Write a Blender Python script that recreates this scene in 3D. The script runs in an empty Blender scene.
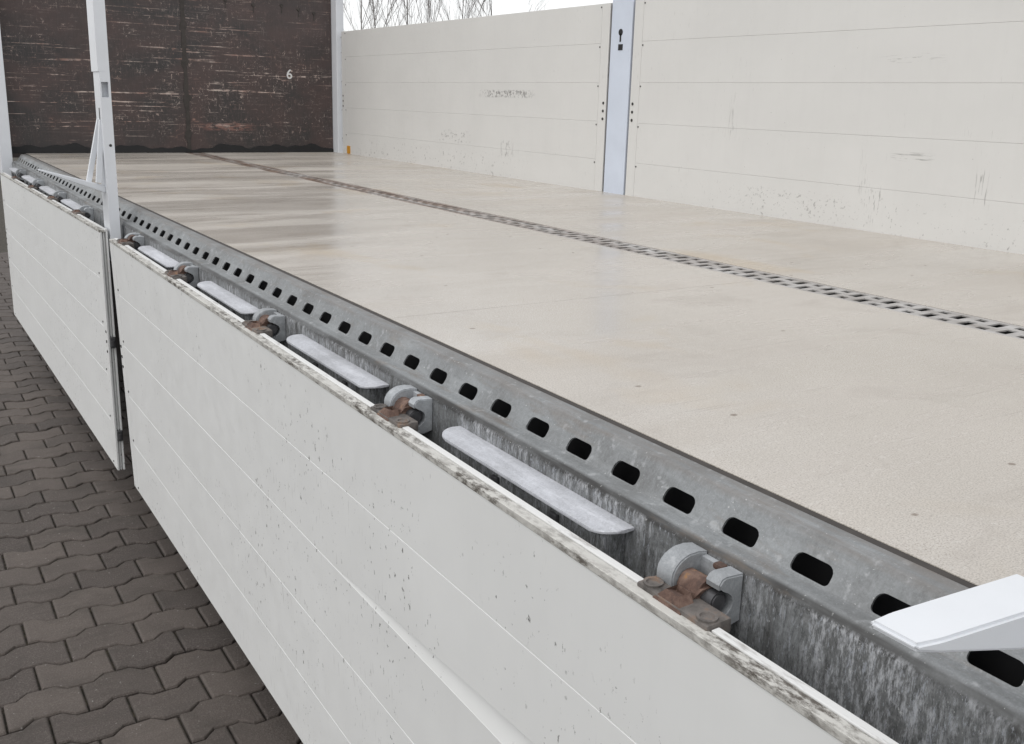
import bpy, bmesh, math, random
from mathutils import Vector, Matrix
R = math.radians
S = bpy.context.scene
COL = S.collection
random.seed(7)

# ------------------------------------------------------------------ camera
cam_d = bpy.data.cameras.new('camera'); cam = bpy.data.objects.new('camera', cam_d); COL.objects.link(cam)
cam.location = (-0.8908, 0.0, 0.4664)
cam.rotation_euler = (1.327, -0.0275, -0.5665)
cam_d.sensor_width = 36; cam_d.lens = 36 * 977.2 / 1024
cam_d.shift_y = -28.5 / 1024
cam_d.clip_start = 0.02; cam_d.clip_end = 500
S.camera = cam
# ------------------------------------------------------------------ sky and sun (overcast)
SUN_EL, SUN_AZ = 58, 258         # azimuth counted clockwise from +Y: brightest cloud to the left
W = bpy.data.worlds.new('World'); S.world = W; W.use_nodes = True
nt = W.node_tree; nt.nodes.clear()
sky = nt.nodes.new('ShaderNodeTexSky'); sky.sky_type = 'NISHITA'; sky.sun_disc = False
sky.sun_elevation = R(SUN_EL); sky.sun_rotation = R(SUN_AZ)
sky.air_density = 1.0; sky.dust_density = 1.0; sky.ozone_density = 1.0
hs = nt.nodes.new('ShaderNodeHueSaturation'); hs.inputs['Saturation'].default_value = 0.25; hs.inputs['Value'].default_value = 8.0
bg = nt.nodes.new('ShaderNodeBackground'); bg.inputs['Strength'].default_value = 0.15
wo = nt.nodes.new('ShaderNodeOutputWorld')
nt.links.new(sky.outputs[0], hs.inputs['Color']); gm = nt.nodes.new('ShaderNodeGamma'); gm.inputs[1].default_value = 0.30       # even cloud cover: flattens the clear-sky gradient
nt.links.new(hs.outputs[0], gm.inputs[0]); nt.links.new(gm.outputs[0], bg.inputs[0]); nt.links.new(bg.outputs[0], wo.inputs[0])
sd = bpy.data.lights.new('sun', 'SUN'); sd.energy = 0.5; sd.angle = R(70); sd.color = (1, .975, .94)
sun = bpy.data.objects.new('sun', sd); COL.objects.link(sun)
az = R(SUN_AZ); el = R(SUN_EL)
sdir = Vector((math.sin(az) * math.cos(el), math.cos(az) * math.cos(el), math.sin(el)))
sun.rotation_euler = sdir.to_track_quat('Z', 'Y').to_euler(); sun.location = (0, 0, 12)
S.view_settings.view_transform = 'Standard'; S.view_settings.look = 'None'
S.view_settings.exposure = 1.28; S.view_settings.gamma = 1

# ------------------------------------------------------------------ material helpers
class N:
    def __init__(s, name):
        s.m = bpy.data.materials.new(name); s.m.use_nodes = True
        s.t = s.m.node_tree; s.t.nodes.clear()
        s.o = s.t.nodes.new('ShaderNodeOutputMaterial'); s.b = s.t.nodes.new('ShaderNodeBsdfPrincipled')
        s.t.links.new(s.b.outputs[0], s.o.inputs[0])
        g = s.t.nodes.new('ShaderNodeNewGeometry'); s.pos = g.outputs['Position']; s.nor = g.outputs['Normal']
    def lk(s, v, sock):
        if hasattr(v, 'is_linked') or isinstance(v, bpy.types.NodeSocket): s.t.links.new(v, sock)
        else: sock.default_value = v
    def math(s, op, a, b=0.0, clamp=False):
        n = s.t.nodes.new('ShaderNodeMath'); n.operation = op; n.use_clamp = clamp
        s.lk(a, n.inputs[0]); s.lk(b, n.inputs[1]); return n.outputs[0]
    def scaled(s, sc, off=(0, 0, 0)):
        n = s.t.nodes.new('ShaderNodeMapping'); n.inputs['Scale'].default_value = sc; n.inputs['Location'].default_value = off
        s.t.links.new(s.pos, n.inputs[0]); return n.outputs[0]
    def noise(s, sc=(1, 1, 1), detail=4, rough=.55, dist=0.0, off=(0, 0, 0)):
        n = s.t.nodes.new('ShaderNodeTexNoise'); n.inputs['Scale'].default_value = 1
        n.inputs['Detail'].default_value = detail; n.inputs['Roughness'].default_value = rough; n.inputs['Distortion'].default_value = dist
        if isinstance(sc, (int, float)): sc = (sc,) * 3
        s.t.links.new(s.scaled(sc, off), n.inputs['Vector']); return n.outputs['Fac']
    def voro(s, sc, feature='F1', out='Distance', rnd=1.0):
        n = s.t.nodes.new('ShaderNodeTexVoronoi'); n.inputs['Scale'].default_value = 1; n.feature = feature
        n.inputs['Randomness'].default_value = rnd
        if isinstance(sc, (int, float)): sc = (sc,) * 3
        s.t.links.new(s.scaled(sc), n.inputs['Vector']); return n.outputs[out]
    def ramp(s, f, stops, interp='LINEAR'):
        n = s.t.nodes.new('ShaderNodeValToRGB'); n.color_ramp.interpolation = interp
        e = n.color_ramp.elements
        while len(e) < len(stops): e.new(0.5)
        for i, (p, c) in enumerate(stops):
            e[i].position = p; e[i].color = (c, c, c, 1) if isinstance(c, (int, float)) else (*c, 1)
        s.lk(f, n.inputs[0]); return n.outputs[0]
    def step(s, f, a, b):
        n = s.t.nodes.new('ShaderNodeMapRange'); n.clamp = True
        s.lk(f, n.inputs[0]); n.inputs[1].default_value = a; n.inputs[2].default_value = b; return n.outputs[0]
    def mix(s, f, a, b, mode='MIX'):
        n = s.t.nodes.new('ShaderNodeMix'); n.data_type = 'RGBA'; n.blend_type = mode
        s.lk(f, n.inputs[0])
        for v, i in ((a, 6), (b, 7)):
            if isinstance(v, tuple): n.inputs[i].default_value = (*v, 1) if len(v) == 3 else v
            else: s.lk(v, n.inputs[i])
        return n.outputs[2]
    def axis(s, i):
        n = s.t.nodes.new('ShaderNodeSeparateXYZ'); s.t.links.new(s.pos, n.inputs[0]); return n.outputs[i]
    def bump(s, h, strength=.3, dist=.002):
        n = s.t.nodes.new('ShaderNodeBump'); n.inputs['Strength'].default_value = strength; n.inputs['Distance'].default_value = dist
        s.t.links.new(h, n.inputs['Height']); s.t.links.new(n.outputs[0], s.b.inputs['Normal'])
    def mul(s, a, b): return s.math('MULTIPLY', a, b)
    def add(s, a, b): return s.math('ADD', a, b, True)
    def box(s, comps):           # soft box mask in world space: [(axis, centre, half)]
        f = None
        for ax, c, h in comps:
            d = s.math('ABSOLUTE', s.math('SUBTRACT', s.axis(ax), c))
            m = s.step(d, h, h * .55)
            f = m if f is None else s.mul(f, m)
        return f
    def set(s, color=None, rough=None, metal=None, spec=None):
        if color is not None:
            if isinstance(color, tuple): s.b.inputs['Base Color'].default_value = (*color, 1)
            else: s.lk(color, s.b.inputs['Base Color'])
        if rough is not None: s.lk(rough, s.b.inputs['Roughness'])
        if metal is not None: s.lk(metal, s.b.inputs['Metallic'])
        if spec is not None: s.b.inputs['Specular IOR Level'].default_value = spec
        return s.m

def mat_panel(name, base, scuffs=(), chips=.66):
    n = N(name)
    c = n.mix(n.mul(n.step(n.noise(3.5, 5, .6), .35, .7), .35), base, tuple(v * .9 for v in base))
    c = n.mix(n.mul(n.step(n.noise((30, 30, 1.3), 4, .6), .5, .75), .10), c, tuple(v * .82 for v in base))      # faint vertical runs
    c = n.mix(n.mul(n.step(n.noise((1.1, 1.1, 2.0), 5, .65, .4, (4, 9, 3)), .45, .75), .30), c, tuple(v * .86 for v in base))
    chip = n.mul(n.step(n.noise((120, 85, 50), 4, .65), chips, chips + .035), n.step(n.noise(2.6, 3, .6, 0, (3, 1, 2)), .47, .60))
    c = n.mix(n.mul(chip, .9), c, (.07, .066, .06))
    fine = n.mul(n.step(n.noise((200, 200, 16), 2, .5, 0, (8, 2, 1)), .68, .74), n.step(n.noise(1.9, 3, .6, 0, (7, 5, 2)), .5, .62))
    c = n.mix(n.mul(fine, .5), c, (.2, .19, .18))
    for ax2, yc, hy, zc, hz, sc, th, col in scuffs:
        m = n.mul(n.box([(1, yc, hy), (2, zc, hz)]), n.step(n.noise(sc, 4, .6, .3), th, th + .07))
        c = n.mix(n.mul(m, .65), c, col)
    n.bump(n.noise((9, 2, 9), 2, .4), .05, .01)
    return n.set(c, n.step(n.noise(20, 3), -.6, 1.8), 0, .45)

DK = (.07, .065, .06); GY = (.26, .25, .24)
WALL_SC = [(0, 5.25, .34, .505, .026, (9, 60, 70), .50, DK), (0, 5.22, .08, .17, .06, (9, 60, 30), .50, GY),
           (0, 5.9, .25, .22, .05, (9, 40, 60), .56, GY), (0, 3.3, .03, .45, .14, (9, 200, 12), .57, GY),
           (0, 2.56, .025, .26, .14, (9, 220, 12), .58, GY), (0, 2.5, .05, .10, .09, (9, 140, 26), .57, GY),
           (0, 2.35, .10, .30, .02, (9, 8, 120), .52, GY), (0, 2.05, .04, .20, .09, (9, 120, 9), .56, GY),
           (0, 2.3, 1.6, .05, .10, (9, 70, 60), .63, GY), (0, 6.3, 1.4, .06, .09, (9, 40, 40), .60, GY),
           (0, 2.9, .4, .07, .06, (9, 60, 75), .59, GY), (0, 2.4, .15, .66, .02, (9, 10, 90), .55, GY)]
M = {}
M['panel'] = mat_panel('cream_panel_paint', (.64, .632, .61), WALL_SC, .70)
M['hang'] = mat_panel('grey_white_panel_paint', (.72, .725, .715), [], .635)
n = N('worn_edge'); w = n.step(n.noise((90, 38, 90), 6, .75), .44, .58)
w2 = n.step(n.noise((20, 5, 20), 3, .6), .32, .55)
M['edge_dirty'] = n.set(n.mix(n.mul(w, w2), (.50, .49, .46), (.09, .078, .065)), .55)
n = N('white_edge'); w = n.step(n.noise((40, 9, 40), 5, .65), .56, .68)
M['edge_white'] = n.set(n.mix(n.mul(w, .8), (.64, .64, .63), (.2, .18, .16)), .45)
def mat_galv(name, base, streak, metal=.35, dark=.5):
    n = N(name)
    sp = n.step(n.voro((190, 190, 190), 'F1', 'Color'), 0, 1)
    c = n.mix(sp, tuple(v * .90 for v in base), tuple(v * 1.10 for v in base))
    c = n.mix(n.mul(n.step(n.noise(420, 3, .6), .46, .66), .35), c, tuple(v * 1.5 for v in base))
    c = n.mix(n.mul(n.step(n.noise((34, 5, 34), 5, .7, .3, (6, 6, 6)), .52, .70), .5), c, tuple(min(1, v * 1.6) for v in base))
    c = n.mix(n.mul(n.step(n.noise(7, 6, .65), .40, .72), dark), c, (.07, .065, .058))
    c = n.mix(n.mul(n.step(n.noise((55, 55, 55), 3, .6), .60, .70), .35), c, (.55, .56, .57))
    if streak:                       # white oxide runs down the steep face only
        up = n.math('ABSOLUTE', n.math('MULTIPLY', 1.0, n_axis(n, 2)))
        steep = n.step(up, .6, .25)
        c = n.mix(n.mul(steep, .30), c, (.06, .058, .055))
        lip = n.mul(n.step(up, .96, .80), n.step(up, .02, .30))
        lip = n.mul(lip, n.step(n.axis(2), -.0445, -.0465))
        c = n.mix(n.mul(lip, n.step(n.noise((30, 4, 30), 4, .6), .2, .6)), c, (.045, .044, .043))      # shading of the rounded fold painted in as a dark band
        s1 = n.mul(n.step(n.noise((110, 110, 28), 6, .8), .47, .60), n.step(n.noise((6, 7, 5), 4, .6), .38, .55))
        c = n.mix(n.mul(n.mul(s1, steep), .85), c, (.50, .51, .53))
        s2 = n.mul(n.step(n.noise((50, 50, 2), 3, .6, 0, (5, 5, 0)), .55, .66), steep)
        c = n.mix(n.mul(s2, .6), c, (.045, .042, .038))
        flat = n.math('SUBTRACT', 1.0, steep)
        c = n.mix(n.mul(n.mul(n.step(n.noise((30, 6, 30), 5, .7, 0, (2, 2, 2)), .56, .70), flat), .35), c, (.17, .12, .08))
    if streak:
        tp = n.mul(n.step(n.axis(2), -.010, -.003), n.step(n.noise((60, 7, 60), 5, .7, .2, (1, 4, 0)), .36, .58))
        c = n.mix(n.mul(tp, .45), c, (.20, .175, .155))
        gr = n.step(n.noise((260, 260, 90), 4, .75), .50, .62)
        c = n.mix(n.mul(n.mul(gr, steep), .5), c, (.03, .03, .03))
        gw = n.mul(n.step(n.noise((240, 240, 70), 4, .75, 0, (9, 9, 9)), .56, .64), steep)
        c = n.mix(n.mul(gw, .6), c, (.42, .44, .48))
        wt = n.step(n.noise((150, 150, 150), 3, .7, 0, (4, 4, 4)), .66, .72)
        c = n.mix(n.mul(wt, .55), c, (.62, .62, .61))
    n.bump(n.noise(160, 3), .12, .001)
    return n.set(c, n.step(n.noise(25, 4), -.9, 1.5), metal, .5)
def n_axis(n, i):
    q = n.t.nodes.new('ShaderNodeSeparateXYZ'); n.t.links.new(n.nor, q.inputs[0]); return q.outputs[i]
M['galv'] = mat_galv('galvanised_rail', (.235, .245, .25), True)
M['galv_light'] = mat_galv('galvanised_ledge', (.49, .50, .53), False, .35, .34)
M['cast'] = mat_galv('galvanised_casting', (.32, .335, .35), False, .3, .35)
n = N('rust'); f = n.noise(45, 5, .65)
M['rust'] = n.set(n.ramp(f, [(.30, (.04, .028, .024)), (.48, (.10, .058, .044)), (.62, (.17, .11, .085)), (.76, (.34, .17, .05))]), .85)
n.bump(n.noise(120, 4), .5, .003)
n = N('rusty_plate'); f = n.noise(30, 5, .65)
M['plate'] = n.set(n.ramp(f, [(.35, (.05, .045, .042)), (.55, (.14, .125, .115)), (.70, (.20, .13, .09))]), .75)
n.bump(n.noise(90, 4), .4, .003)
def plain(name, c, r=.5, m=0.0, var=.25, sc=12):
    n = N(name)
    return n.set(n.mix(n.step(n.noise(sc, 5, .6), .3, .7), c, tuple(v * (1 - var) for v in c)), r, m)
M['black'] = plain('black_rubber', (.012, .012, .013), .7)
M['gap'] = plain('dark_joint_seal', (.055, .047, .042), .8, 0, .4, 30)
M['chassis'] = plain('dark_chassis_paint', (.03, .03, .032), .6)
M['dark_steel'] = plain('dark_steel', (.10, .10, .105), .5, .5, .4, 60)
M['alu'] = plain('bare_aluminium', (.55, .55, .55), .45, .3, .3, 25)
M['post'] = plain('white_post_paint', (.70, .72, .75), .38, 0, .07, 6)
M['bluewhite'] = plain('pale_blue_white_paint', (.60, .65, .74), .38, 0, .10, 5)
M['yellow'] = plain('orange_yellow_plastic', (.65, .30, .02), .5, 0, .3, 60)
M['bark'] = plain('bare_bark', (.36, .34, .33), .9, 0, .4, 8)
M['screw'] = plain('dark_rivet', (.05, .048, .045), .5, .5)

# floor
n = N('floor_board')
base = n.mix(n.step(n.noise((1.2, .8, 1), 5, .6), .35, .68), (.52, .482, .436), (.43, .395, .350))
sp = n.step(n.noise((360, 460, 360), 3, .7), .47, .60)
c = n.mix(n.mul(sp, .75), base, (.27, .245, .215))
dk = n.step(n.noise((170, 260, 170), 3, .6, 0, (3, 8, 1)), .64, .70)
c = n.mix(n.mul(dk, .6), c, (.15, .13, .11))
c = n.mix(n.mul(n.step(n.noise(110, 2, .5, 0, (4, 4, 4)), .60, .70), .3), c, (.60, .58, .54))
st = n.mul(n.step(n.noise((2.2, 1.6, 1), 4, .6, .5, (9, 3, 0)), .57, .72), .55)
c = n.mix(st, c, (.40, .32, .22))
sm = n.mul(n.step(n.noise((3.5, 5, 1), 6, .7, .6, (2, 6, 0)), .54, .70), .40)
c = n.mix(sm, c, (.30, .265, .23))                                                  # grey smears                                                   # tan stains
ln = n.step(n.noise((2.2, 130, 1), 3, .6, .2), .63, .72)
c = n.mix(n.mul(n.mul(ln, n.step(n.noise(2.5, 3), .42, .6)), .65), c, (.23, .205, .18))   # fine scratches across
dots = n.mul(n.step(n.voro((7, 9, 7)), .055, .035), 1.0)
c = n.mix(n.mul(dots, .7), c, (.12, .08, .05))
wet = n.noise((.7, 3.2, 1), 4, .6, .4, (1, 7, 0))
rgh = n.ramp(wet, [(.36, .16), (.50, .28), (.64, .5)])
n.bump(n.noise(260, 3), .10, .001)
M['floor'] = n.set(c, rgh, 0, .5)

# headboard
n = N('worn_film_plywood')
c = n.mix(n.step(n.noise((1.6, 1, 2.2), 5, .6, 1.2), .38, .62), (.066, .046, .043), (.036, .033, .033))
c = n.mix(n.mul(n.step(n.noise((90, 1, 9), 3, .6), .45, .75), .35), c, (.085, .066, .062))
dens = n.step(n.noise((2.2, 1, 3.2), 4, .7, .8, (5, 0, 2)), .42, .60)
zc = n.axis(2); xc_ = n.axis(0)
band = n.mul(n.step(zc, .03, .20), n.step(zc, 1.5, .45))
mid = n.mul(n.step(xc_, .55, 1.25), n.step(xc_, 2.25, 1.7))
dens2 = n.mul(n.add(dens, n.mul(mid, .45)), n.add(n.mul(band, .85), .22))
hs1 = n.mul(n.step(n.noise((7, 1, 60), 7, .8, .15), .575, .64), dens2)
vs1 = n.mul(n.step(n.noise((70, 1, 14), 6, .8, .15, (1, 0, 4)), .59, .65), dens2)
ch1 = n.mul(n.step(n.noise((34, 1, 30), 7, .82, .5, (7, 0, 7)), .585, .635), dens2)
brk = n.step(n.noise((14, 1, 30), 4, .7, 0, (2, 0, 9)), .42, .58)
hl = n.mul(n.mul(n.step(n.noise((1.1, 1, 62), 2, .5, 0, (3, 0, 3)), .625, .67), brk), .9)
allm = n.add(n.add(n.mul(hs1, .7), n.mul(vs1, .6)), n.add(n.mul(ch1, .9), n.mul(hl, band)))
c = n.mix(n.mul(n.step(n.noise(300, 2), .55, .7), .25), c, (.13, .10, .095))
c = n.mix(n.mul(allm, .92), c, n.mix(n.step(n.noise(9, 3), .35, .65), (.34, .20, .16), (.72, .60, .53)))
red = n.mul(n.box([(0, 1.48, .24), (2, .20, .035)]), n.step(n.noise((20, 1, 50), 4, .6), .42, .55))
c = n.mix(n.mul(red, .45), c, (.30, .14, .11))
n.bump(n.noise((60, 1, 60), 3), .1, .002)
M['headboard'] = n.set(c, n.step(n.noise(12, 4), -.4, 1.5), 0, .4)

# pavers
n = N('dark_concrete_paver')
oi = n.t.nodes.new('ShaderNodeObjectInfo')
c = n.mix(oi.outputs['Random'], (.056, .045, .040), (.098, .080, .070))
c = n.mix(n.mul(n.step(n.noise(190, 5, .75), .48, .64), .6), c, (.15, .132, .118))
c = n.mix(n.mul(n.step(n.noise(70, 3, .6, 0, (2, 5, 1)), .69, .73), .7), c, (.34, .33, .31))
c = n.mix(n.mul(n.step(n.noise((3, 12, 3), 5, .7, 0, (1, 1, 1)), .52, .70), .4), c, (.035, .03, .024))
c = n.mix(n.mul(n.step(n.noise(6, 4), .5, .72), .45), c, (.04, .034, .029))
n.bump(n.noise(140, 6, .75), .8, .004)
M['paver'] = n.set(c, .85)
n = N('joint_sand')
M['sand'] = n.set(n.mix(n.step(n.noise(40, 4), .45, .65), (.022, .019, .014), (.07, .058, .038)), .95)

# ------------------------------------------------------------------ object helpers
def link(name, me, mat, parent=None, loc=None):
    o = bpy.data.objects.new(name, me); COL.objects.link(o)
    if mat is not None and not me.materials: me.materials.append(M[mat])
    if parent: o.parent = parent
    if loc: o.location = loc
    return o
def finish(bm, name, mat, parent=None, loc=None, smooth=False, recalc=True):
    if recalc: bmesh.ops.recalc_face_normals(bm, faces=bm.faces)
    me = bpy.data.meshes.new(name); bm.to_mesh(me); bm.free()
    if smooth or name in ('hinge_bracket', 'hinge_lug', 'hinge_pin', 'bolt', 'rivet', 'ledge', 'release_lever', 'hinge_plate', 'trunk'):
        for p in me.polygons: p.use_smooth = True
        me.set_sharp_from_angle(angle=R(38))
    return link(name, me, mat, parent, loc)
def bx(bm, x0, x1, y0, y1, z0, z1, bev=0.0):
    r = bmesh.ops.create_cube(bm, size=1)
    for v in r['verts']: v.co = Vector(((x0 + x1) / 2 + v.co.x * (x1 - x0), (y0 + y1) / 2 + v.co.y * (y1 - y0), (z0 + z1) / 2 + v.co.z * (z1 - z0)))
    if bev:
        es = list({e for v in r['verts'] for e in v.link_edges})
        bmesh.ops.bevel(bm, geom=es, offset=bev, segments=2, affect='EDGES', profile=.6)
def box(name, mat, parent, x0, x1, y0, y1, z0, z1, bev=0.002, loc=None):
    bm = bmesh.new(); bx(bm, x0, x1, y0, y1, z0, z1, bev); return finish(bm, name, mat, parent, loc)
def prism(bm, pts, y0, y1):                 # closed (x,z) polygon extruded along y
    a = [bm.verts.new((x, y0, z)) for x, z in pts]; b = [bm.verts.new((x, y1, z)) for x, z in pts]
    k = len(pts)
    for i in range(k): bm.faces.new((a[i], a[(i + 1) % k], b[(i + 1) % k], b[i]))
    bm.faces.new(a); bm.faces.new(b[::-1])
def tube(bm, p, q, r0, r1=None, seg=8, caps=True):
    p = Vector(p); q = Vector(q); r1 = r0 if r1 is None else r1
    d = (q - p).normalized(); u = d.orthogonal().normalized(); w = d.cross(u)
    A = [bm.verts.new(p + (u * math.cos(t) + w * math.sin(t)) * r0) for t in [2 * math.pi * i / seg for i in range(seg)]]
    B = [bm.verts.new(q + (u * math.cos(t) + w * math.sin(t)) * r1) for t in [2 * math.pi * i / seg for i in range(seg)]]
    for i in range(seg): bm.faces.new((A[i], A[(i + 1) % seg], B[(i + 1) % seg], B[i]))
    if caps: bm.faces.new(A[::-1]); bm.faces.new(B)
def thing(name, label, cat, loc=(0, 0, 0), group=None):
    o = bpy.data.objects.new(name, None); COL.objects.link(o); o.location = loc; o.empty_display_size = .1
    o['label'] = label; o['category'] = cat
    if group: o['group'] = group
    return o

# ------------------------------------------------------------------ ground and pavers
GZ = -1.31
bm = bmesh.new(); bx(bm, -60, 60, -40, 90, GZ - .5, GZ - .014)
ground = finish(bm, 'ground', 'sand'); ground['kind'] = 'structure'
PL, PW = .216, .151
def wave(x):
    t = (x / PL) % 1.0; k = lambda u: min(max(u, 0), 1); e = lambda u: u * u * (3 - 2 * u)
    if t < .5: return .015 * (1 - 2 * e(k((t - .17) / .16)))
    return .015 * (-1 + 2 * e(k((t - .67) / .16)))
FR = (.05, .17, .25, .33, .44, .56, .67, .75, .83, .95)
def paver_bm(bm, x0, T, rnd, fine=True):
    xs = sorted([x0 + .003, x0 + PL - .003] + [x0 + PL * (f if x0 == 0 else (f + .5) % 1) for f in (FR if fine else FR[1::2])])
    if x0: xs = sorted([x0 + .003, x0 + PL - .003] + [x0 + PL * f for f in (FR if fine else FR[1::2])])
    j = lambda a: rnd.uniform(-a, a)
    lo = [(x - x0 - PL / 2, wave(x) - PW / 2 + .003 + j(.0016)) for x in xs]; hi = [(x - x0 - PL / 2, wave(x) + PW / 2 - .003 + j(.0016)) for x in reversed(xs)]
    pts = lo + hi; m = len(pts)
    cx_ = 0.0; vs = []
    for ins, z in ((0, -.05), (0, -.006), (.0035, -.0012), (.007, 0)):
        row = []
        for q, (x, y) in enumerate(pts):
            yy = y + (ins if q < len(lo) else -ins); xx = x
            if q in (0, m - 1): xx += ins
            if q in (len(lo) - 1, len(lo)): xx -= ins
            v = Vector((xx, yy, z)); row.append(bm.verts.new(T @ v if T else v))
        vs.append(row)
    for a, b in zip(vs, vs[1:]):
        for q in range(m): bm.faces.new((a[q], a[(q + 1) % m], b[(q + 1) % m], b[q]))
    top = vs[-1]
    for q in range(len(lo) - 1): bm.faces.new((top[q], top[q + 1], top[m - 2 - q], top[m - 1 - q]))
prn = random.Random(5); pm = [[], []]
for h_, off in enumerate((0.0, PL / 2)):
    for v_ in range(10):
        bm = bmesh.new(); paver_bm(bm, off, None, prn); bmesh.ops.recalc_face_normals(bm, faces=bm.faces)
        me = bpy.data.meshes.new('paver'); bm.to_mesh(me); bm.free(); me.materials.append(M['paver']); pm[h_].append(me)
rest = bmesh.new(); cnt = 0
for k in range(-12, 80):
    for j in range(-18, 20):
        x0 = j * PL + (k % 2) * PL / 2; xc, yc = x0 + PL / 2, k * PW
        T = Matrix.Translation((xc, yc, GZ + prn.uniform(-.003, .003))) @ Matrix.Rotation(prn.gauss(0, .014), 4, 'X') @ Matrix.Rotation(prn.gauss(0, .010), 4, 'Y') @ Matrix.Rotation(prn.gauss(0, .006), 4, 'Z')
        near = -1.0 + (yc - 2.0) * .05 < xc < .10 and 2.0 < yc < 8.9
        if near and cnt < 300:
            o = bpy.data.objects.new('paver', prn.choice(pm[k % 2])); COL.objects.link(o); o.parent = ground; o.matrix_local = T; cnt += 1
        else: paver_bm(rest, (k % 2) * PL / 2, T, prn, False)
print('pavers', cnt)
ro = finish(rest, 'paver_field', 'paver', ground); ro['kind'] = 'stuff'

# ------------------------------------------------------------------ truck bed
bed = thing('truck_bed', 'empty truck load bed with pale board floor, galvanised perforated side rail and dark headboard', 'truck bed', (1.2, 4, GZ + 1.1))
BL = Vector(bed.location)
def part(bm, name, mat, parent=None, smooth=False, recalc=True):
    """mesh built in world coordinates, parented (through the bed) without moving"""
    bmesh.ops.translate(bm, verts=bm.verts, vec=-BL)
    return finish(bm, name, mat, parent or bed, None, smooth, recalc)
FW = 2.40; HY = 7.93; YN = -1.2
for x0, x1, y0, y1 in ((.0088, 1.133, YN, 1.8842), (.0088, 1.133, 1.8858, HY), (1.267, FW + .06, YN, 1.8842), (1.267, FW + .06, 1.8846, HY)):
    bm = bmesh.new(); bx(bm, x0, x1, y0, y1, -.028, 0, .0006); part(bm, 'floor_board', 'floor')
bm = bmesh.new(); bx(bm, -.0035, .0085, YN, HY, -.03, -.0012); part(bm, 'floor_seal', 'gap')

# centre lashing strip: a steel strip with staggered slots over a dark channel
bm = bmesh.new()
X0, X1 = 1.135, 1.265
PA = [(1.150, 1.175), (1.197, 1.249)]; PB = [(1.152, 1.203), (1.224, 1.250)]
P2 = .04825; y = 1.328 - P2 / 2 - 24 * 2 * P2; i = 0
def plate(bm, x0, x1, y0, y1, z=-.0012, t=.0035):
    bx(bm, x0, x1, y0, y1, z - t, z)
while y < HY - .02:
    sl = PA if i % 2 == 0 else PB
    c = y + P2 / 2; a, b = c - .0125, c + .0125
    plate(bm, X0, X1, y, a)
    xs = [X0] + [v for s_ in sl for v in s_] + [X1]
    for q in range(0, len(xs), 2): plate(bm, xs[q], xs[q + 1], a, b)
    plate(bm, X0, X1, b, y + P2)
    y += P2; i += 1
n = N('worn_steel_strip'); f = n.noise((20, 8, 20), 5, .65); far = n.step(n.axis(1), 1.8, 4.2)
steel = n.mix(n.step(f, .35, .65), (.50, .49, .48), (.30, .28, .26))
rusty = n.mix(n.step(f, .40, .62), (.20, .11, .065), (.11, .07, .05))
M['strip'] = n.set(n.mix(n.mul(n.add(n.mul(far, .8), .05), n.step(n.noise((25, 2.2, 9), 4, .6), .36, .56)), steel, rusty), .55, .35)
part(bm, 'lashing_strip', 'strip')
bm = bmesh.new(); bx(bm, X0 - .002, X1 + .002, YN, HY, -.14, -.13); bx(bm, 1.133, 1.1345, YN, HY, -.13, -.002); bx(bm, 1.2655, 1.267, YN, HY, -.13, -.002)
part(bm, 'strip_channel', 'black')

# headboard
for x0, x1 in ((-.085, 1.168), (1.174, 2.368)):
    bm = bmesh.new(); bx(bm, x0, x1, HY, HY + .03, -.03, 1.75, .001); part(bm, 'headboard_panel', 'headboard')
bm = bmesh.new(); pts = []
zs = [-.0 + i * .03 for i in range(59)]
Lx = [1.171 - .012 - abs(random.gauss(0, .006)) - (.014 if i % 9 in (4, 5) else 0) for i in range(59)]
Rx = [1.171 + .010 + abs(random.gauss(0, .005)) + (.016 if i % 9 == 5 else 0) for i in range(59)]
def ribbon(bm, A, B, y0, y1):           # two polylines in (x,z), closed into a thin solid
    rows = []
    for (xa, za), (xb, zb) in zip(A, B):
        rows.append([bm.verts.new(p) for p in ((xa, y0, za), (xb, y0, zb), (xb, y1, zb), (xa, y1, za))])
    for p, q in zip(rows, rows[1:]):
        for k in range(4): bm.faces.new((p[k], p[(k + 1) % 4], q[(k + 1) % 4], q[k]))
    bm.faces.new(rows[0]); bm.faces.new(rows[-1][::-1])
ribbon(bm, list(zip(Lx, zs)), list(zip(Rx, zs)), HY - .004, HY + .002)
part(bm, 'seam_strip', 'gap')
bm = bmesh.new(); k = 140; A = []; B = []
for i in range(k + 1):
    x = -.085 + 2.453 * i / k
    A.append((x, .046 + .017 * math.sin(x * 7) * math.sin(x * 3.1 + 1) + .011 * math.sin(x * 17 + 2) + .006 * math.sin(x * 41) + random.uniform(-.003, .003)))
    B.append((x, .001))
ribbon(bm, A, B, HY - .007, HY + .001)
part(bm, 'black_sealant_strip', 'black')
fc = bpy.data.curves.new('mark', 'FONT'); fc.body = '6'; fc.size = .105; fc.extrude = .0006; fc.offset = .0012; fc.resolution_u = 6; fc.align_x = 'CENTER'; fc.align_y = 'CENTER'
fo = bpy.data.objects.new('mark', fc); COL.objects.link(fo)
me6 = bpy.data.meshes.new_from_object(fo.evaluated_get(bpy.context.evaluated_depsgraph_get())); bpy.data.objects.remove(fo)
o6 = link('painted_number', me6, 'edge_white', bed, Vector((2.0, HY - .0012, .62)) - BL); o6.rotation_euler = (R(90), 0, 0)
for x, z in ((1.72, 1.14), (1.95, 1.15), (2.09, 1.13), (2.22, 1.11), (1.5, 1.16)):
    bm = bmesh.new(); tube(bm, (x, HY - .008, z), (x, HY + .002, z), .013, .016, 8); bx(bm, x - .005, x + .004, HY - .002, HY + .001, z - .06, z)
    part(bm, 'headboard_bolt', 'gap')
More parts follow.
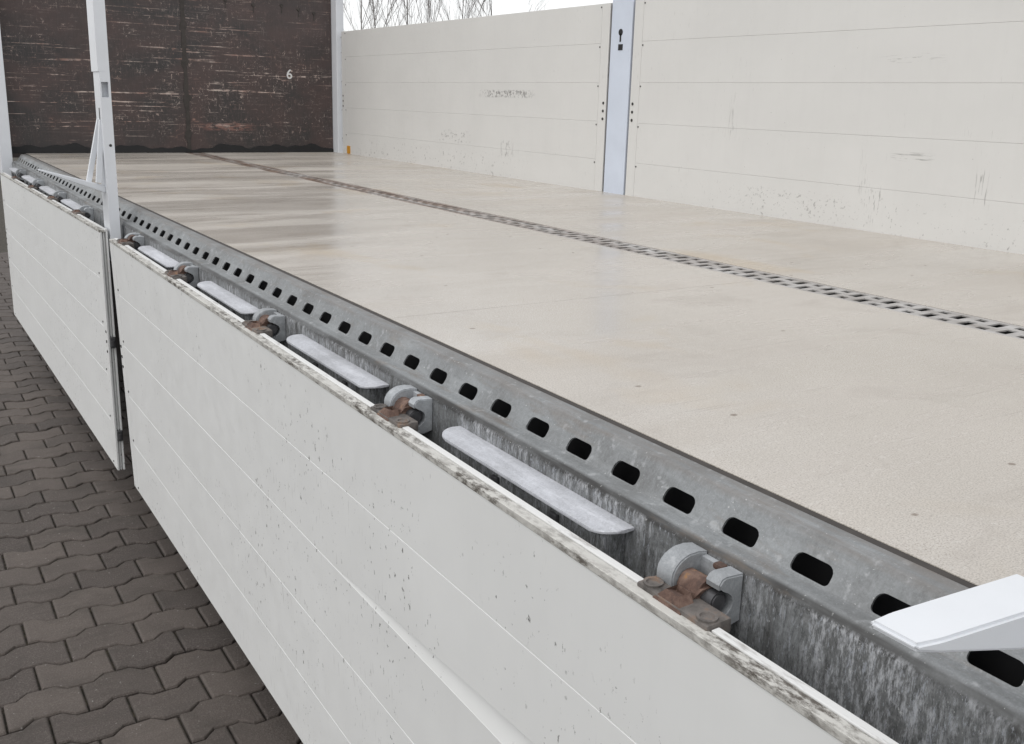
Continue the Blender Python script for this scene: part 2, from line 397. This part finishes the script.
for x0, x1 in ((2.372, 2.437), (-.165, -.090)):
    bm = bmesh.new(); bx(bm, x0, x1, HY - .10, HY + .05, -.2, 1.9, .004); cp = part(bm, 'corner_pillar', 'post')
    if x0 > 0:
        for z in (.12, .35, .58, .81, .93):
            bm = bmesh.new(); tube(bm, ((x0 + x1) / 2 + .01, HY - .104, z), ((x0 + x1) / 2 + .01, HY - .098, z), .006); part(bm, 'rivet', 'alu', cp)

# chassis below, only glimpsed as dark mass, plus an added box for shade
for x in (.75, 1.65):
    bm = bmesh.new(); prism(bm, [(x - .06, -.10), (x + .06, -.10), (x + .06, -.115), (x + .008, -.115), (x + .008, -.385), (x + .06, -.385), (x + .06, -.40), (x - .06, -.40), (x - .06, -.385), (x - .008, -.385), (x - .008, -.115), (x - .06, -.115)], YN, HY); part(bm, 'chassis_beam', 'chassis')
bm = bmesh.new(); bx(bm, .22, 2.3, .6, 7.4, -1.17, -.42, .01); part(bm, 'added_shade_box', 'chassis')  # unseen box, added to block light and darken the ground below
yy = YN + .2
while yy < HY:
    bm = bmesh.new(); bx(bm, .004, FW + .05, yy, yy + .06, -.10, -.03); part(bm, 'cross_member', 'chassis'); yy += .55

# galvanised side rail
def arc(cx, cz, r, a0, a1, k):
    return [(cx + r * math.cos(R(a0 + (a1 - a0) * i / k)), cz + r * math.sin(R(a0 + (a1 - a0) * i / k))) for i in range(k + 1)]
PT, PB_ = (-.036, -.002), (-.064, -.0445)
top_pts = [(-.004, -.03), (-.004, -.001), (-.006, .0), (-.031, -.0003), (-.034, -.0008), PT]
low_pts = [PB_, (-.066, -.0458), (-.069, -.0463)] + arc(-.081, -.0637, .017, 86, 180, 8) + [(-.098, -.12), (-.098, -.22), (-.094, -.224), (-.05, -.224)]
low_gap = [PB_, (-.0655, -.0458), (-.067, -.0463)] + arc(-.070, -.0535, .007, 86, 180, 8) + [(-.077, -.12), (-.077, -.22), (-.075, -.224), (-.05, -.224)]
GAP0, GAP1 = 4.13, 4.32
GN0, GN1 = .14, .33
HP, HY0 = .1102, 4.295
bm = bmesh.new()
def strip(bm, prof, y0, y1, jitter=0):
    a = [bm.verts.new((x, y0, z)) for x, z in prof]; b = [bm.verts.new((x, y1, z)) for x, z in prof]
    for i in range(len(prof) - 1): bm.faces.new((a[i], a[i + 1], b[i + 1], b[i]))
strip(bm, top_pts, YN, HY - .11)
segs = [(YN, GN0, low_pts), (GN0, GN1, low_gap), (GN1, GAP0, low_pts), (GAP0, GAP1, low_gap), (GAP1, HY - .11, low_pts)]
for y0, y1, pr in segs: strip(bm, pr, y0, y1)
for yg in (GN0, GN1, GAP0, GAP1):
    a = [bm.verts.new((x, yg, z)) for x, z in low_pts]; b = [bm.verts.new((x, yg, z)) for x, z in low_gap]
    for i in range(2, len(low_pts) - 2): bm.faces.new((a[i], a[i + 1], b[i + 1], b[i]))
sx, sz = PB_[0] - PT[0], PB_[1] - PT[1]; SL = math.hypot(sx, sz)
nx, nz = sz / SL * 1.0, -sx / SL      # inward normal (towards +x, down)
nx, nz = (.0425 / SL * 1.0, -.028 / SL)
def sp_(y, s, d=0.0): return (PT[0] + sx * s + nx * d, y, PT[1] + sz * s + nz * d)
def hole_loop():
    hl = .0275; top, bot = .50, .975; hs = (bot - top) / 2 * SL; mid = (top + bot) / 2
    rt, rb = .0112, .006; pts = []
    for (cy, cs, r, a0) in ((hl - rt, -hs + rt, rt, -90), (hl - rb, hs - rb, rb, 0), (-hl + rb, hs - rb, rb, 90), (-hl + rt, -hs + rt, rt, 180)):
        for q in range(5):
            a = R(a0 + q * 22.5); pts.append((cy + r * math.cos(a), mid + (cs + r * math.sin(a)) / SL))
    return pts
HL = hole_loop(); HPN = len(HL)
i0 = -int((HY - .14 - HY0) / HP); i1 = int((HY0 - YN) / HP) - 1
def outer_pt(y, s):
    # project from the hole's centre to the cell's edge
    cs = .7375; dy, ds = y, (s - cs) * SL
    t = 1e9
    if abs(dy) > 1e-9: t = min(t, (HP / 2) / abs(dy))
    if ds > 1e-9: t = min(t, ((1 - cs) * SL) / ds)
    if ds < -1e-9: t = min(t, (cs * SL) / -ds)
    return (dy * t, cs + ds * t / SL)
OL = [outer_pt(*p) for p in HL]
for i in range(i0, i1 + 1):
    yc = HY0 - HP * i
    inn = [bm.verts.new(sp_(yc + y, s)) for y, s in HL]; out = [bm.verts.new(sp_(yc + y, s)) for y, s in OL]
    dep = [bm.verts.new(sp_(yc + y, s, .003)) for y, s in HL]
    for q in range(HPN):
        r_ = (q + 1) % HPN
        bm.faces.new((inn[q], inn[r_], out[r_], out[q])); bm.faces.new((dep[q], dep[r_], inn[r_], inn[q]))
    # the cell's four corners
    corners = [(HP / 2, 0), (HP / 2, 1), (-HP / 2, 1), (-HP / 2, 0)]
    for cy, cs in corners:
        best = None
        for q in range(HPN):
            r_ = (q + 1) % HPN; A, B = OL[q], OL[r_]
            onA = (abs(abs(A[0]) - HP / 2) < 1e-6, abs(A[1] - cs) < 1e-6); onB = (abs(abs(B[0]) - HP / 2) < 1e-6, abs(B[1] - cs) < 1e-6)
            if A[0] * cy > 0 and B[0] * cy > 0 and ((onA[0] and onB[1]) or (onA[1] and onB[0])) and not (all(onA) or all(onB)):
                best = (q, r_)
        if best: bm.faces.new((out[best[0]], out[best[1]], bm.verts.new(sp_(yc + cy, cs))))
ye0, ye1 = HY0 - HP * (i1 + .5), HY0 - HP * (i0 - .5)
for a, b in ((YN, ye0), (ye1, HY - .11)):
    if b > a: bm.faces.new([bm.verts.new(sp_(*t)) for t in ((a, 0), (a, 1), (b, 1), (b, 0))])
bmesh.ops.remove_doubles(bm, verts=bm.verts, dist=.00005)
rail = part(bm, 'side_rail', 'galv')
for p in rail.data.polygons: p.use_smooth = abs(p.normal.y) < .02
try: rail.data.set_sharp_from_angle(angle=R(28))
except Exception: pass
# inside of the hollow rail
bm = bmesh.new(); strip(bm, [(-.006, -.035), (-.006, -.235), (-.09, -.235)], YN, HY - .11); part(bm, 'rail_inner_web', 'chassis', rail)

# hinge castings and ledges on the rail
def near_profile():
    o = [(0, -.038), (.018, -.042), (.030, -.041), (.038, -.034)]
    inn = [(.035, -.028), (.028, -.0275)] + [(.031 + .0185 * math.cos(R(a)), -.008 + .0185 * math.sin(R(a))) for a in (235, 205, 175, 145, 118)]
    return o + inn + [(.030, .0125), (.037, .013), (.038, .020), (.033, .027), (.027, .029), (0, .027)]
def far_profile():
    o = [(0, -.038), (.018, -.042), (.032, -.041), (.040, -.034)]
    inn = [(.036, -.027), (.029, -.0265)] + [(.031 + .0165 * math.cos(R(a)), -.008 + .0165 * math.sin(R(a))) for a in (235, 205, 175, 140, 105, 70)]
    return o + inn + [(.042, .004), (.048, -.010), (.053, -.010), (.0545, -.002), (.0545, .006), (.053, .013), (.049, .020), (.043, .026), (.036, .030), (.028, .0325), (.014, .033), (0, .030)]
HZ = -.082
PX, PZ = -.1285, HZ - .007          # hinge pin axis
def hinge(y, k):
    bm = bmesh.new()
    for prof, y0, y1 in ((far_profile(), y + .014, y + .044), (near_profile(), y - .046, y - .022)):
        pr = [(-.098 - u, HZ + w * .92) for u, w in prof]
        b2 = bmesh.new(); prism(b2, pr, y0, y1)
        es = [e for e in b2.edges if abs(e.verts[0].co.y - e.verts[1].co.y) < 1e-6]
        bmesh.ops.bevel(b2, geom=es, offset=.0018, segments=2, affect='EDGES')
        me = bpy.data.meshes.new('tmp'); b2.to_mesh(me); b2.free(); bm.from_mesh(me); bpy.data.meshes.remove(me)
    bx(bm, -.108, -.0985, y - .024, y + .016, HZ - .034, HZ + .0245, .002)
    h = part(bm, 'hinge_bracket', 'cast', rail)
    bm = bmesh.new(); tube(bm, (PX, y - .040, PZ), (PX, y + .040, PZ), .0122, None, 18)
    bmesh.ops.bevel(bm, geom=[e for e in bm.edges if len({round(v.co.y, 5) for v in e.verts}) == 1], offset=.002, segments=2, affect='EDGES')
    part(bm, 'hinge_pin', 'dark_steel', rail)
    if k < 2:
        bm = bmesh.new(); bx(bm, -.112, -.1, y - .023, y - .008, HZ + .019, HZ + .0265, .003); o = part(bm, 'rust_scale', 'rust', rail)
HN = [.765, 1.530, 2.290, 3.060, 3.785]; HF = [4.78, 5.53, 6.30, 7.10]
HB = []
for k, y in enumerate(HN + HB + HF): hinge(y, k)
def ledge(y0, y1, k):
    z = -.0775; xb, xf = -.0985, -.1465
    bm = bmesh.new(); ol = [(xb, y0), (xb - .012, y0)]
    c = .035
    for q in range(7):
        a = q / 6 * math.pi / 2; ol.append((xf + .030 - .030 * math.sin(a), y0 + c - c * math.cos(a)))
    for q in range(7):
        a = q / 6 * math.pi / 2; ol.append((xf + .030 - .030 * math.cos(a), y1 - c + c * math.sin(a)))
    ol += [(xb - .012, y1), (xb, y1)]
    zt = lambda x: z - .004 * max(0, (-.125 - x) / .0215) ** 2
    for f in (0,):
        a = [bm.verts.new((x, y, zt(x))) for x, y in ol]; b = [bm.verts.new((x, y, zt(x) - .005)) for x, y in ol]
        m = len(ol)
        # a ridge row along the middle keeps the rounded front lip
        for i in range(m): bm.faces.new((a[i], a[(i + 1) % m], b[(i + 1) % m], b[i]))
        bm.faces.new(a); bm.faces.new(b[::-1])
    bmesh.ops.bevel(bm, geom=[e for e in bm.edges if abs(e.verts[0].co.z - e.verts[1].co.z) < .0048 and min(e.verts[0].co.x, e.verts[1].co.x) < -.1], offset=.0012, segments=1, affect='EDGES')
    lg = part(bm, 'ledge', 'galv_light', rail)
    bm = bmesh.new(); bx(bm, -.133, -.128, y0 + .02, y1 - .02, -.17, -.0826, .001)
    for ye in (y0 + .018, y1 - .023): bx(bm, -.128, -.0985, ye, ye + .005, -.17, -.0826, .001)
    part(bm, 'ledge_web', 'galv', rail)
    for fy in (.28, .62):
        bm = bmesh.new(); ym = y0 + (y1 - y0) * fy; bx(bm, -.139, -.133, ym - .009, ym + .009, -.125, -.10, .002); part(bm, 'ledge_tab', 'dark_steel', rail)
for k, (y0, y1) in enumerate([(.915, 1.385), (1.665, 2.135), (2.41, 2.885), (3.185, 3.655), (4.90, 5.38), (5.66, 6.14), (6.42, 6.92), (7.22, 7.6)]): ledge(y0, y1, k)

# ------------------------------------------------------------------ dropsides
TH = .029
def dropside(name, label, loc, L, dz, mat, hinges=(), far_latch=False, dent=False, tilt=0.0, pitch=0.0, wall=False, slats=5, PH=.2004, reflector=None):
    t = thing(name, label, 'dropside', loc, 'hinged sides of the load bed'); t.rotation_euler = (pitch, tilt, 0)
    Hh = slats * PH; SW = .068
    z = lambda v: v * dz
    # planks: chamfered long edges leave a V joint between neighbours
    def plank_bm(y0, y1, z0, z1, c=.0010, dn=None):
        bm = bmesh.new(); segs = 1 if dn is None else 24; prev = None
        lo, hi = sorted((z(z0), z(z1)))
        for s in range(segs + 1):
            y = y0 + (y1 - y0) * s / segs
            o = 0.0; lift = 0.0
            if dn is not None:
                f = max(0.0, (dn - y) / dn); o = .003 * min(1, f * 3); lift = .098 * f ** .85
            g = .0002
            prof = [(0 - o, lo + c + g + lift), (0, hi - c - g), (c, hi - g), (TH - c, hi - g), (TH, hi - c - g), (TH, lo + c + g + lift), (TH - c, lo + g + lift), (c - o * .9, lo + g + lift)]
            row = [bm.verts.new((a, y, b)) for a, b in prof]
            if prev:
                for i in range(8): bm.faces.new((prev[i], prev[(i + 1) % 8], row[(i + 1) % 8], row[i]))
            else: bm.faces.new(row)
            prev = row
        bm.faces.new(prev[::-1]); return bm
    e0 = .010 if not wall else 0.0
    me = None
    for i in range(slats):
        a, b = i * PH + (e0 if i == 0 else 0), (i + 1) * PH
        if dent and i == 1: finish(plank_bm(SW + .0012, L - SW - .0012, a, b, dn=1.35), 'plank', mat, t)
        elif i == 0: finish(plank_bm(SW + .0012, L - SW - .0012, a, b), 'plank', mat, t)
        else:
            if me is None:
                me = finish(plank_bm(SW + .0012, L - SW - .0012, PH, 2 * PH), 'plank', mat, t)
                mloc = me
                if i == 2: me.location = (0, 0, z(PH))
                continue
            o = mloc.copy(); COL.objects.link(o); o.parent = t; o.location = (0, 0, z((i - 1) * PH))
    if dent:        # the tongue of the next plank shows where the joint has opened
        bm = bmesh.new(); prism(bm, [(.0005, z(2 * PH + .0005)), (.008, z(2 * PH + .004)), (.028, z(2 * PH - .075)), (.024, z(2 * PH - .075))], SW, 1.45); finish(bm, 'plank_tongue', mat, t)
    # end stiles: a front face with a grooved channel behind it
    for y0, y1, s in ((0, SW, -1), (L - SW, L, 1)):
        bm = bmesh.new(); lo, hi = sorted((z(e0), z(Hh)))
        ye = y0 if s < 0 else y1; yi = y1 if s < 0 else y0
        w = .014
        yo = ye - s * w
        for xa, xb, ya, yb in ((-.0006, .007, min(ye, yi), max(ye, yi)), (.0075, .0215, min(yo, yi), max(yo, yi)), (.022, TH, min(ye, yi), max(ye, yi)), (.013, .0155, min(ye - s * .004, yo), max(ye - s * .004, yo))):
            bx(bm, xa, xb, ya, yb, lo, hi, .0012 if xb - xa > .004 else 0)
        st = finish(bm, 'end_stile', mat, t)
        yr = ye - s * .022
        for zr in (.414, .455, .496):
            bm = bmesh.new(); tube(bm, (-.003, yr, z(zr)), (.002, yr, z(zr)), .0075 if wall else .006, None, 10); finish(bm, 'rivet', 'screw', st)
        for i in range(slats):
            bm = bmesh.new(); tube(bm, (-.0022, yi - s * .008, z((i + .96) * PH - .01)), (.002, yi - s * .008, z((i + .96) * PH - .01)), .0042, None, 8); finish(bm, 'screw', 'screw', st)
        if s < 0 and far_latch:
            for zr in (.455, .85):
                bm = bmesh.new(); bx(bm, .006, .027, -.016, .012, z(zr + .022), z(zr - .022), .003); bx(bm, .010, .021, -.021, -.014, z(zr + .012), z(zr - .010), .002)
                finish(bm, 'latch', 'dark_steel', t)
    if not wall:
        bm = bmesh.new(); bx(bm, -.0015, .0165, 0, L, -.011, -.0005, .0012); finish(bm, 'hinge_edge', 'edge_dirty', t)
        # the inner flange is cut away where hinge plates sit
        cuts = sorted(h - loc[1] for h in hinges); y = 0.0
        spans = []
        for c in cuts: spans.append((y, c - .074)); y = c + .050
        spans.append((y, L))
        for a, b in spans:
            if b - a > .01:
                bm = bmesh.new(); bx(bm, .017, TH, a, b, -.011, .0010, .0015); finish(bm, 'edge_flange', 'edge_white', t)
        for k, h in enumerate(hinges):
            hy = h - loc[1]
            bm = bmesh.new(); bx(bm, .012, .050, hy - .0725, hy + .0485, -.014, .005, .003)
            pl = finish(bm, 'hinge_plate', 'plate', t)
            for q in (-.058, .034):
                bm = bmesh.new(); c = Vector((.026, hy + q, .005))
                for r0, r1, za, zb in ((.0125, .0125, 0, .003),):
                    A = []
                    for rr, zz in ((.0125, -.001), (.0125, .0025), (.009, .0025), (.0075, -.0005), (.0001, -.0005)):
                        A.append([bm.verts.new(c + Vector((rr * math.cos(2 * math.pi * u / 14), rr * math.sin(2 * math.pi * u / 14), zz))) for u in range(14)])
                    for P_, Q_ in zip(A, A[1:]):
                        for u in range(14): bm.faces.new((P_[u], P_[(u + 1) % 14], Q_[(u + 1) % 14], Q_[u]))
                finish(bm, 'bolt', 'plate', pl)
            # lug: sleeve round the pin with a neck down to the plate (undo the panel's tilt only roughly)
            px, pz = PX - loc[0], PZ - loc[2]
            bm = bmesh.new(); r = .0175
            # sleeve
            ringp = [(px + r * math.cos(R(a)), pz + r * math.sin(R(a))) for a in range(0, 360, 24)]
            prism(bm, ringp, hy - .021, hy + .013)
            # waisted neck from the sleeve to the plate
            secs = [((px - .004, pz + .010), .0185, .010), ((px - .013, pz - .002), .013, .009), ((.028, .014), .011, .009), ((.024, .004), .020, .011), ((.022, -.002), .026, .013)]
            prev = None
            for (cx_, cz_), hw_, th_ in secs:
                row = [bm.verts.new((cx_ - th_, hy - .007 - hw_, cz_)), bm.verts.new((cx_ - th_, hy - .007 + hw_, cz_)), bm.verts.new((cx_ + th_, hy - .007 + hw_, cz_)), bm.verts.new((cx_ + th_, hy - .007 - hw_, cz_))]
                if prev:
                    for q in range(4): bm.faces.new((prev[q], prev[(q + 1) % 4], row[(q + 1) % 4], row[q]))
                else: bm.faces.new(row)
                prev = row
            bm.faces.new(prev[::-1])
            bmesh.ops.bevel(bm, geom=[e for e in bm.edges if e.is_manifold and e.calc_face_angle(0) > .6], offset=.0025, segments=2, affect='EDGES')
            finish(bm, 'hinge_lug', 'rust', pl)
    if reflector:
        bm = bmesh.new(); bx(bm, -.006, 0.0, reflector - loc[1] - .03, reflector - loc[1] + .03, z(.032), z(.095), .002); finish(bm, 'reflector', 'yellow', t)
    return t

dropside('dropside', 'near white dropside hanging open below the galvanised rail, nearest the camera', (-.190, .40, -.0960), 3.50, -1, 'hang', [h for h in HN], False, True, tilt=R(-1.7), pitch=R(.25))
dropside('dropside', 'far white dropside hanging open left of the near one, with latches on its end', (-.190, 4.09, -.070), 3.60, -1, 'hang', HF, True, pitch=R(-.75))
dropside('dropside', 'far closed cream dropside with dark scrapes, between headboard and right post', (FW, 4.243, -.03), 3.55, 1, 'panel', wall=True, reflector=7.667)
dropside('dropside', 'near closed cream dropside running out of frame at right', (FW, .30, -.03), 3.742, 1, 'panel', wall=True)

# ------------------------------------------------------------------ stake posts
def stake(label, y0, y1, tipz, ly=None, tipx=-.385, struts=True, rootz=.098, lh=.022):
    x0, x1 = -.152, -.114
    t = thing('stake_post', label, 'post', ((x0 + x1) / 2, (y0 + y1) / 2, -.2), 'stake posts between the dropsides'); O = Vector(t.location)
    def pt(bm, name, mat, par=None):
        bmesh.ops.translate(bm, verts=bm.verts, vec=-O); return finish(bm, name, mat, par or t)
    bm = bmesh.new()
    ha, hb_ = .435, .492; xa, xb = x0 + .005, x1 - .008
    bx(bm, x0, x1, y0, y1, -.2, ha, .0006)
    bx(bm, x0, xa, y0, y1, ha, hb_, 0); bx(bm, xb, x1, y0, y1, ha, hb_, 0); bx(bm, xa, xb, y0 + .03, y1, ha, hb_, 0)
    bx(bm, x0, x1, y0, y1, hb_, .53, 0); bx(bm, x0 - .004, x1, y0, y1 + .012, .53, 1.9, .0006)
    post = pt(bm, 'post', 'post')
    bm = bmesh.new(); tube(bm, ((x0 + x1) / 2 + .004, y0 - .001, .255), ((x0 + x1) / 2 + .004, y0 + .002, .255), .0055, None, 10); pt(bm, 'bolt', 'screw', post)
    bm = bmesh.new(); bx(bm, x0 - .004, x0 + .006, y0 + .01, y0 + .05, -.16, -.13, .002); pt(bm, 'lock_pin', 'edge_white', post)
    # slots in the outer face above the struts
    for k in range(2):
        bm = bmesh.new(); bx(bm, x0 - .001, x0 + .002, y0 + .04, y0 + .055, .27 + k * .07, .325 + k * .07, 0); pt(bm, 'slot', 'dark_steel', post)
    # release lever sticking outwards: a tapered channel
    yc = (y0 + y1) / 2 if ly is None else ly; hw = .024
    root = Vector((x0, yc, rootz)); tip = Vector((tipx, yc, tipz))
    bm = bmesh.new(); d = tip - root
    for s in range(9):
        f = s / 8; c = root + d * f; hgt = lh * (1 - f) + .006; w = hw * (1 - .1 * f) if f < .95 else hw * .8
        ring = [bm.verts.new(c + Vector((0, -w, -hgt))), bm.verts.new(c + Vector((0, -w, 0))), bm.verts.new(c + Vector((0, w, 0))), bm.verts.new(c + Vector((0, w, -hgt)))]
        if s:
            for i in range(4): bm.faces.new((prev[i], prev[(i + 1) % 4], ring[(i + 1) % 4], ring[i]))
        else: bm.faces.new(ring)
        prev = ring
    bm.faces.new(prev[::-1])
    bmesh.ops.bevel(bm, geom=list(bm.edges), offset=.0025, segments=2, affect='EDGES')
    pt(bm, 'release_lever', 'post')
    for dy, bxo in () if not struts else ((.024, -.052), (-.020, -.024)):
        a = Vector((x0 + bxo, yc + dy, rootz + .012)); b = Vector((x0 + .004, yc + dy, .35))
        bm = bmesh.new(); dd = (b - a).normalized(); side = Vector((0, 1, 0)); nn = dd.cross(side)
        vs = []
        for p in (a, b):
            for u, v in ((-1, -1), (1, -1), (1, 1), (-1, 1)): vs.append(bm.verts.new(p + side * u * .010 + nn * v * .009))
        for i in range(4): bm.faces.new((vs[i], vs[(i + 1) % 4], vs[4 + (i + 1) % 4], vs[4 + i]))
        bm.faces.new(vs[:4]); bm.faces.new(vs[4:][::-1]); pt(bm, 'strut', 'post')
    return t
stake('tall white stake post with release lever standing between the two hanging dropsides', 4.08, 4.20, .165)
stake('white stake post at lower right, only its pale release lever tip in frame', .215, .336, .122, ly=.361, tipx=-.342, struts=False, rootz=.108, lh=.038)

# right-hand post
t = thing('stake_post', 'pale blue white post with keyhole standing between the two closed cream dropsides', 'post', (FW + .03, 4.142, -.2), 'stake posts between the dropsides'); O = Vector(t.location)
def rp(bm, name, mat, par=None):
    bmesh.ops.translate(bm, verts=bm.verts, vec=-O); return finish(bm, name, mat, par or t)
bm = bmesh.new(); bx(bm, FW - .002, FW + .06, 4.057, 4.227, -.2, 1.9, .004); post = rp(bm, 'post', 'bluewhite')
for ya, yb in ((4.0435, 4.0555), (4.2285, 4.2415)):
    bm = bmesh.new(); bx(bm, FW + .012, FW + .03, ya, yb, -.03, 1.5); rp(bm, 'edge_seal', 'gap', post)
bm = bmesh.new(); xk = FW - .0035
tube(bm, (xk, 4.146, .822), (xk + .003, 4.146, .822), .017, None, 16); bx(bm, xk, xk + .003, 4.140, 4.152, .775, .815)
rp(bm, 'keyhole', 'black', post)
bm = bmesh.new(); bx(bm, xk, xk + .003, 4.124, 4.160, .733, .763, 0); rp(bm, 'square_hole', 'black', post)

# ------------------------------------------------------------------ bare trees behind the closed side
def tree(loc, h, lean, label, seed):
    rnd = random.Random(seed); t = thing('bare_tree', label, 'tree', loc, 'bare trees beyond the load bed')
    tr = bmesh.new(); br = bmesh.new()
    def grow(p, d, L, r, lvl):
        k = 4; q = p
        for s in range(k):
            d2 = (d + Vector((rnd.gauss(0, .05), rnd.gauss(0, .05), .03))).normalized()
            e = q + d2 * L / k; r1 = r * (1 - .7 * (s + 1) / k)
            tube(tr if lvl == 0 else br, q, e, r * (1 - .7 * s / k), r1, 6 if lvl == 0 else 4, False)
            if lvl < 3 and (lvl > 0 or s > 0):
                for b in range(3 if lvl == 0 else 2):
                    a = rnd.uniform(0, 2 * math.pi); sp = rnd.uniform(.25, .6)
                    dd = (d2 + Vector((math.cos(a) * sp, math.sin(a) * sp, .1))).normalized()
                    grow(q + (e - q) * rnd.random(), dd, L * rnd.uniform(.35, .6), r1 * .5 + .002, lvl + 1)
            q, d = e, d2
    grow(Vector((0, 0, 0)), Vector((lean, 0, 1)).normalized(), h, h * .005, 0)
    finish(tr, 'trunk', 'bark', t, recalc=False); finish(br, 'crown', 'bark', t, recalc=False)
labs = ['leftmost thin bare tree, nearest the corner pillar', 'second bare tree from the corner pillar', 'third bare tree from the corner pillar, densest twigs', 'fourth bare tree from the corner pillar', 'fifth bare tree from the corner pillar, fine upright twigs', 'rightmost bare tree above the sloping dropside top']
for i, (px, dist) in enumerate([(364, 34), (388, 30), (412, 31), (432, 33), (462, 36), (500, 34)]):
    u = (px - 512) / 977.2
    yaw = .5665 + math.atan(u) * .98; tx = -.89 + math.sin(yaw) * dist; ty = math.cos(yaw) * dist
    tree((tx, ty, GZ - .02), random.uniform(6.0, 7.2), random.uniform(-.06, .06), labs[i], 11 + i)
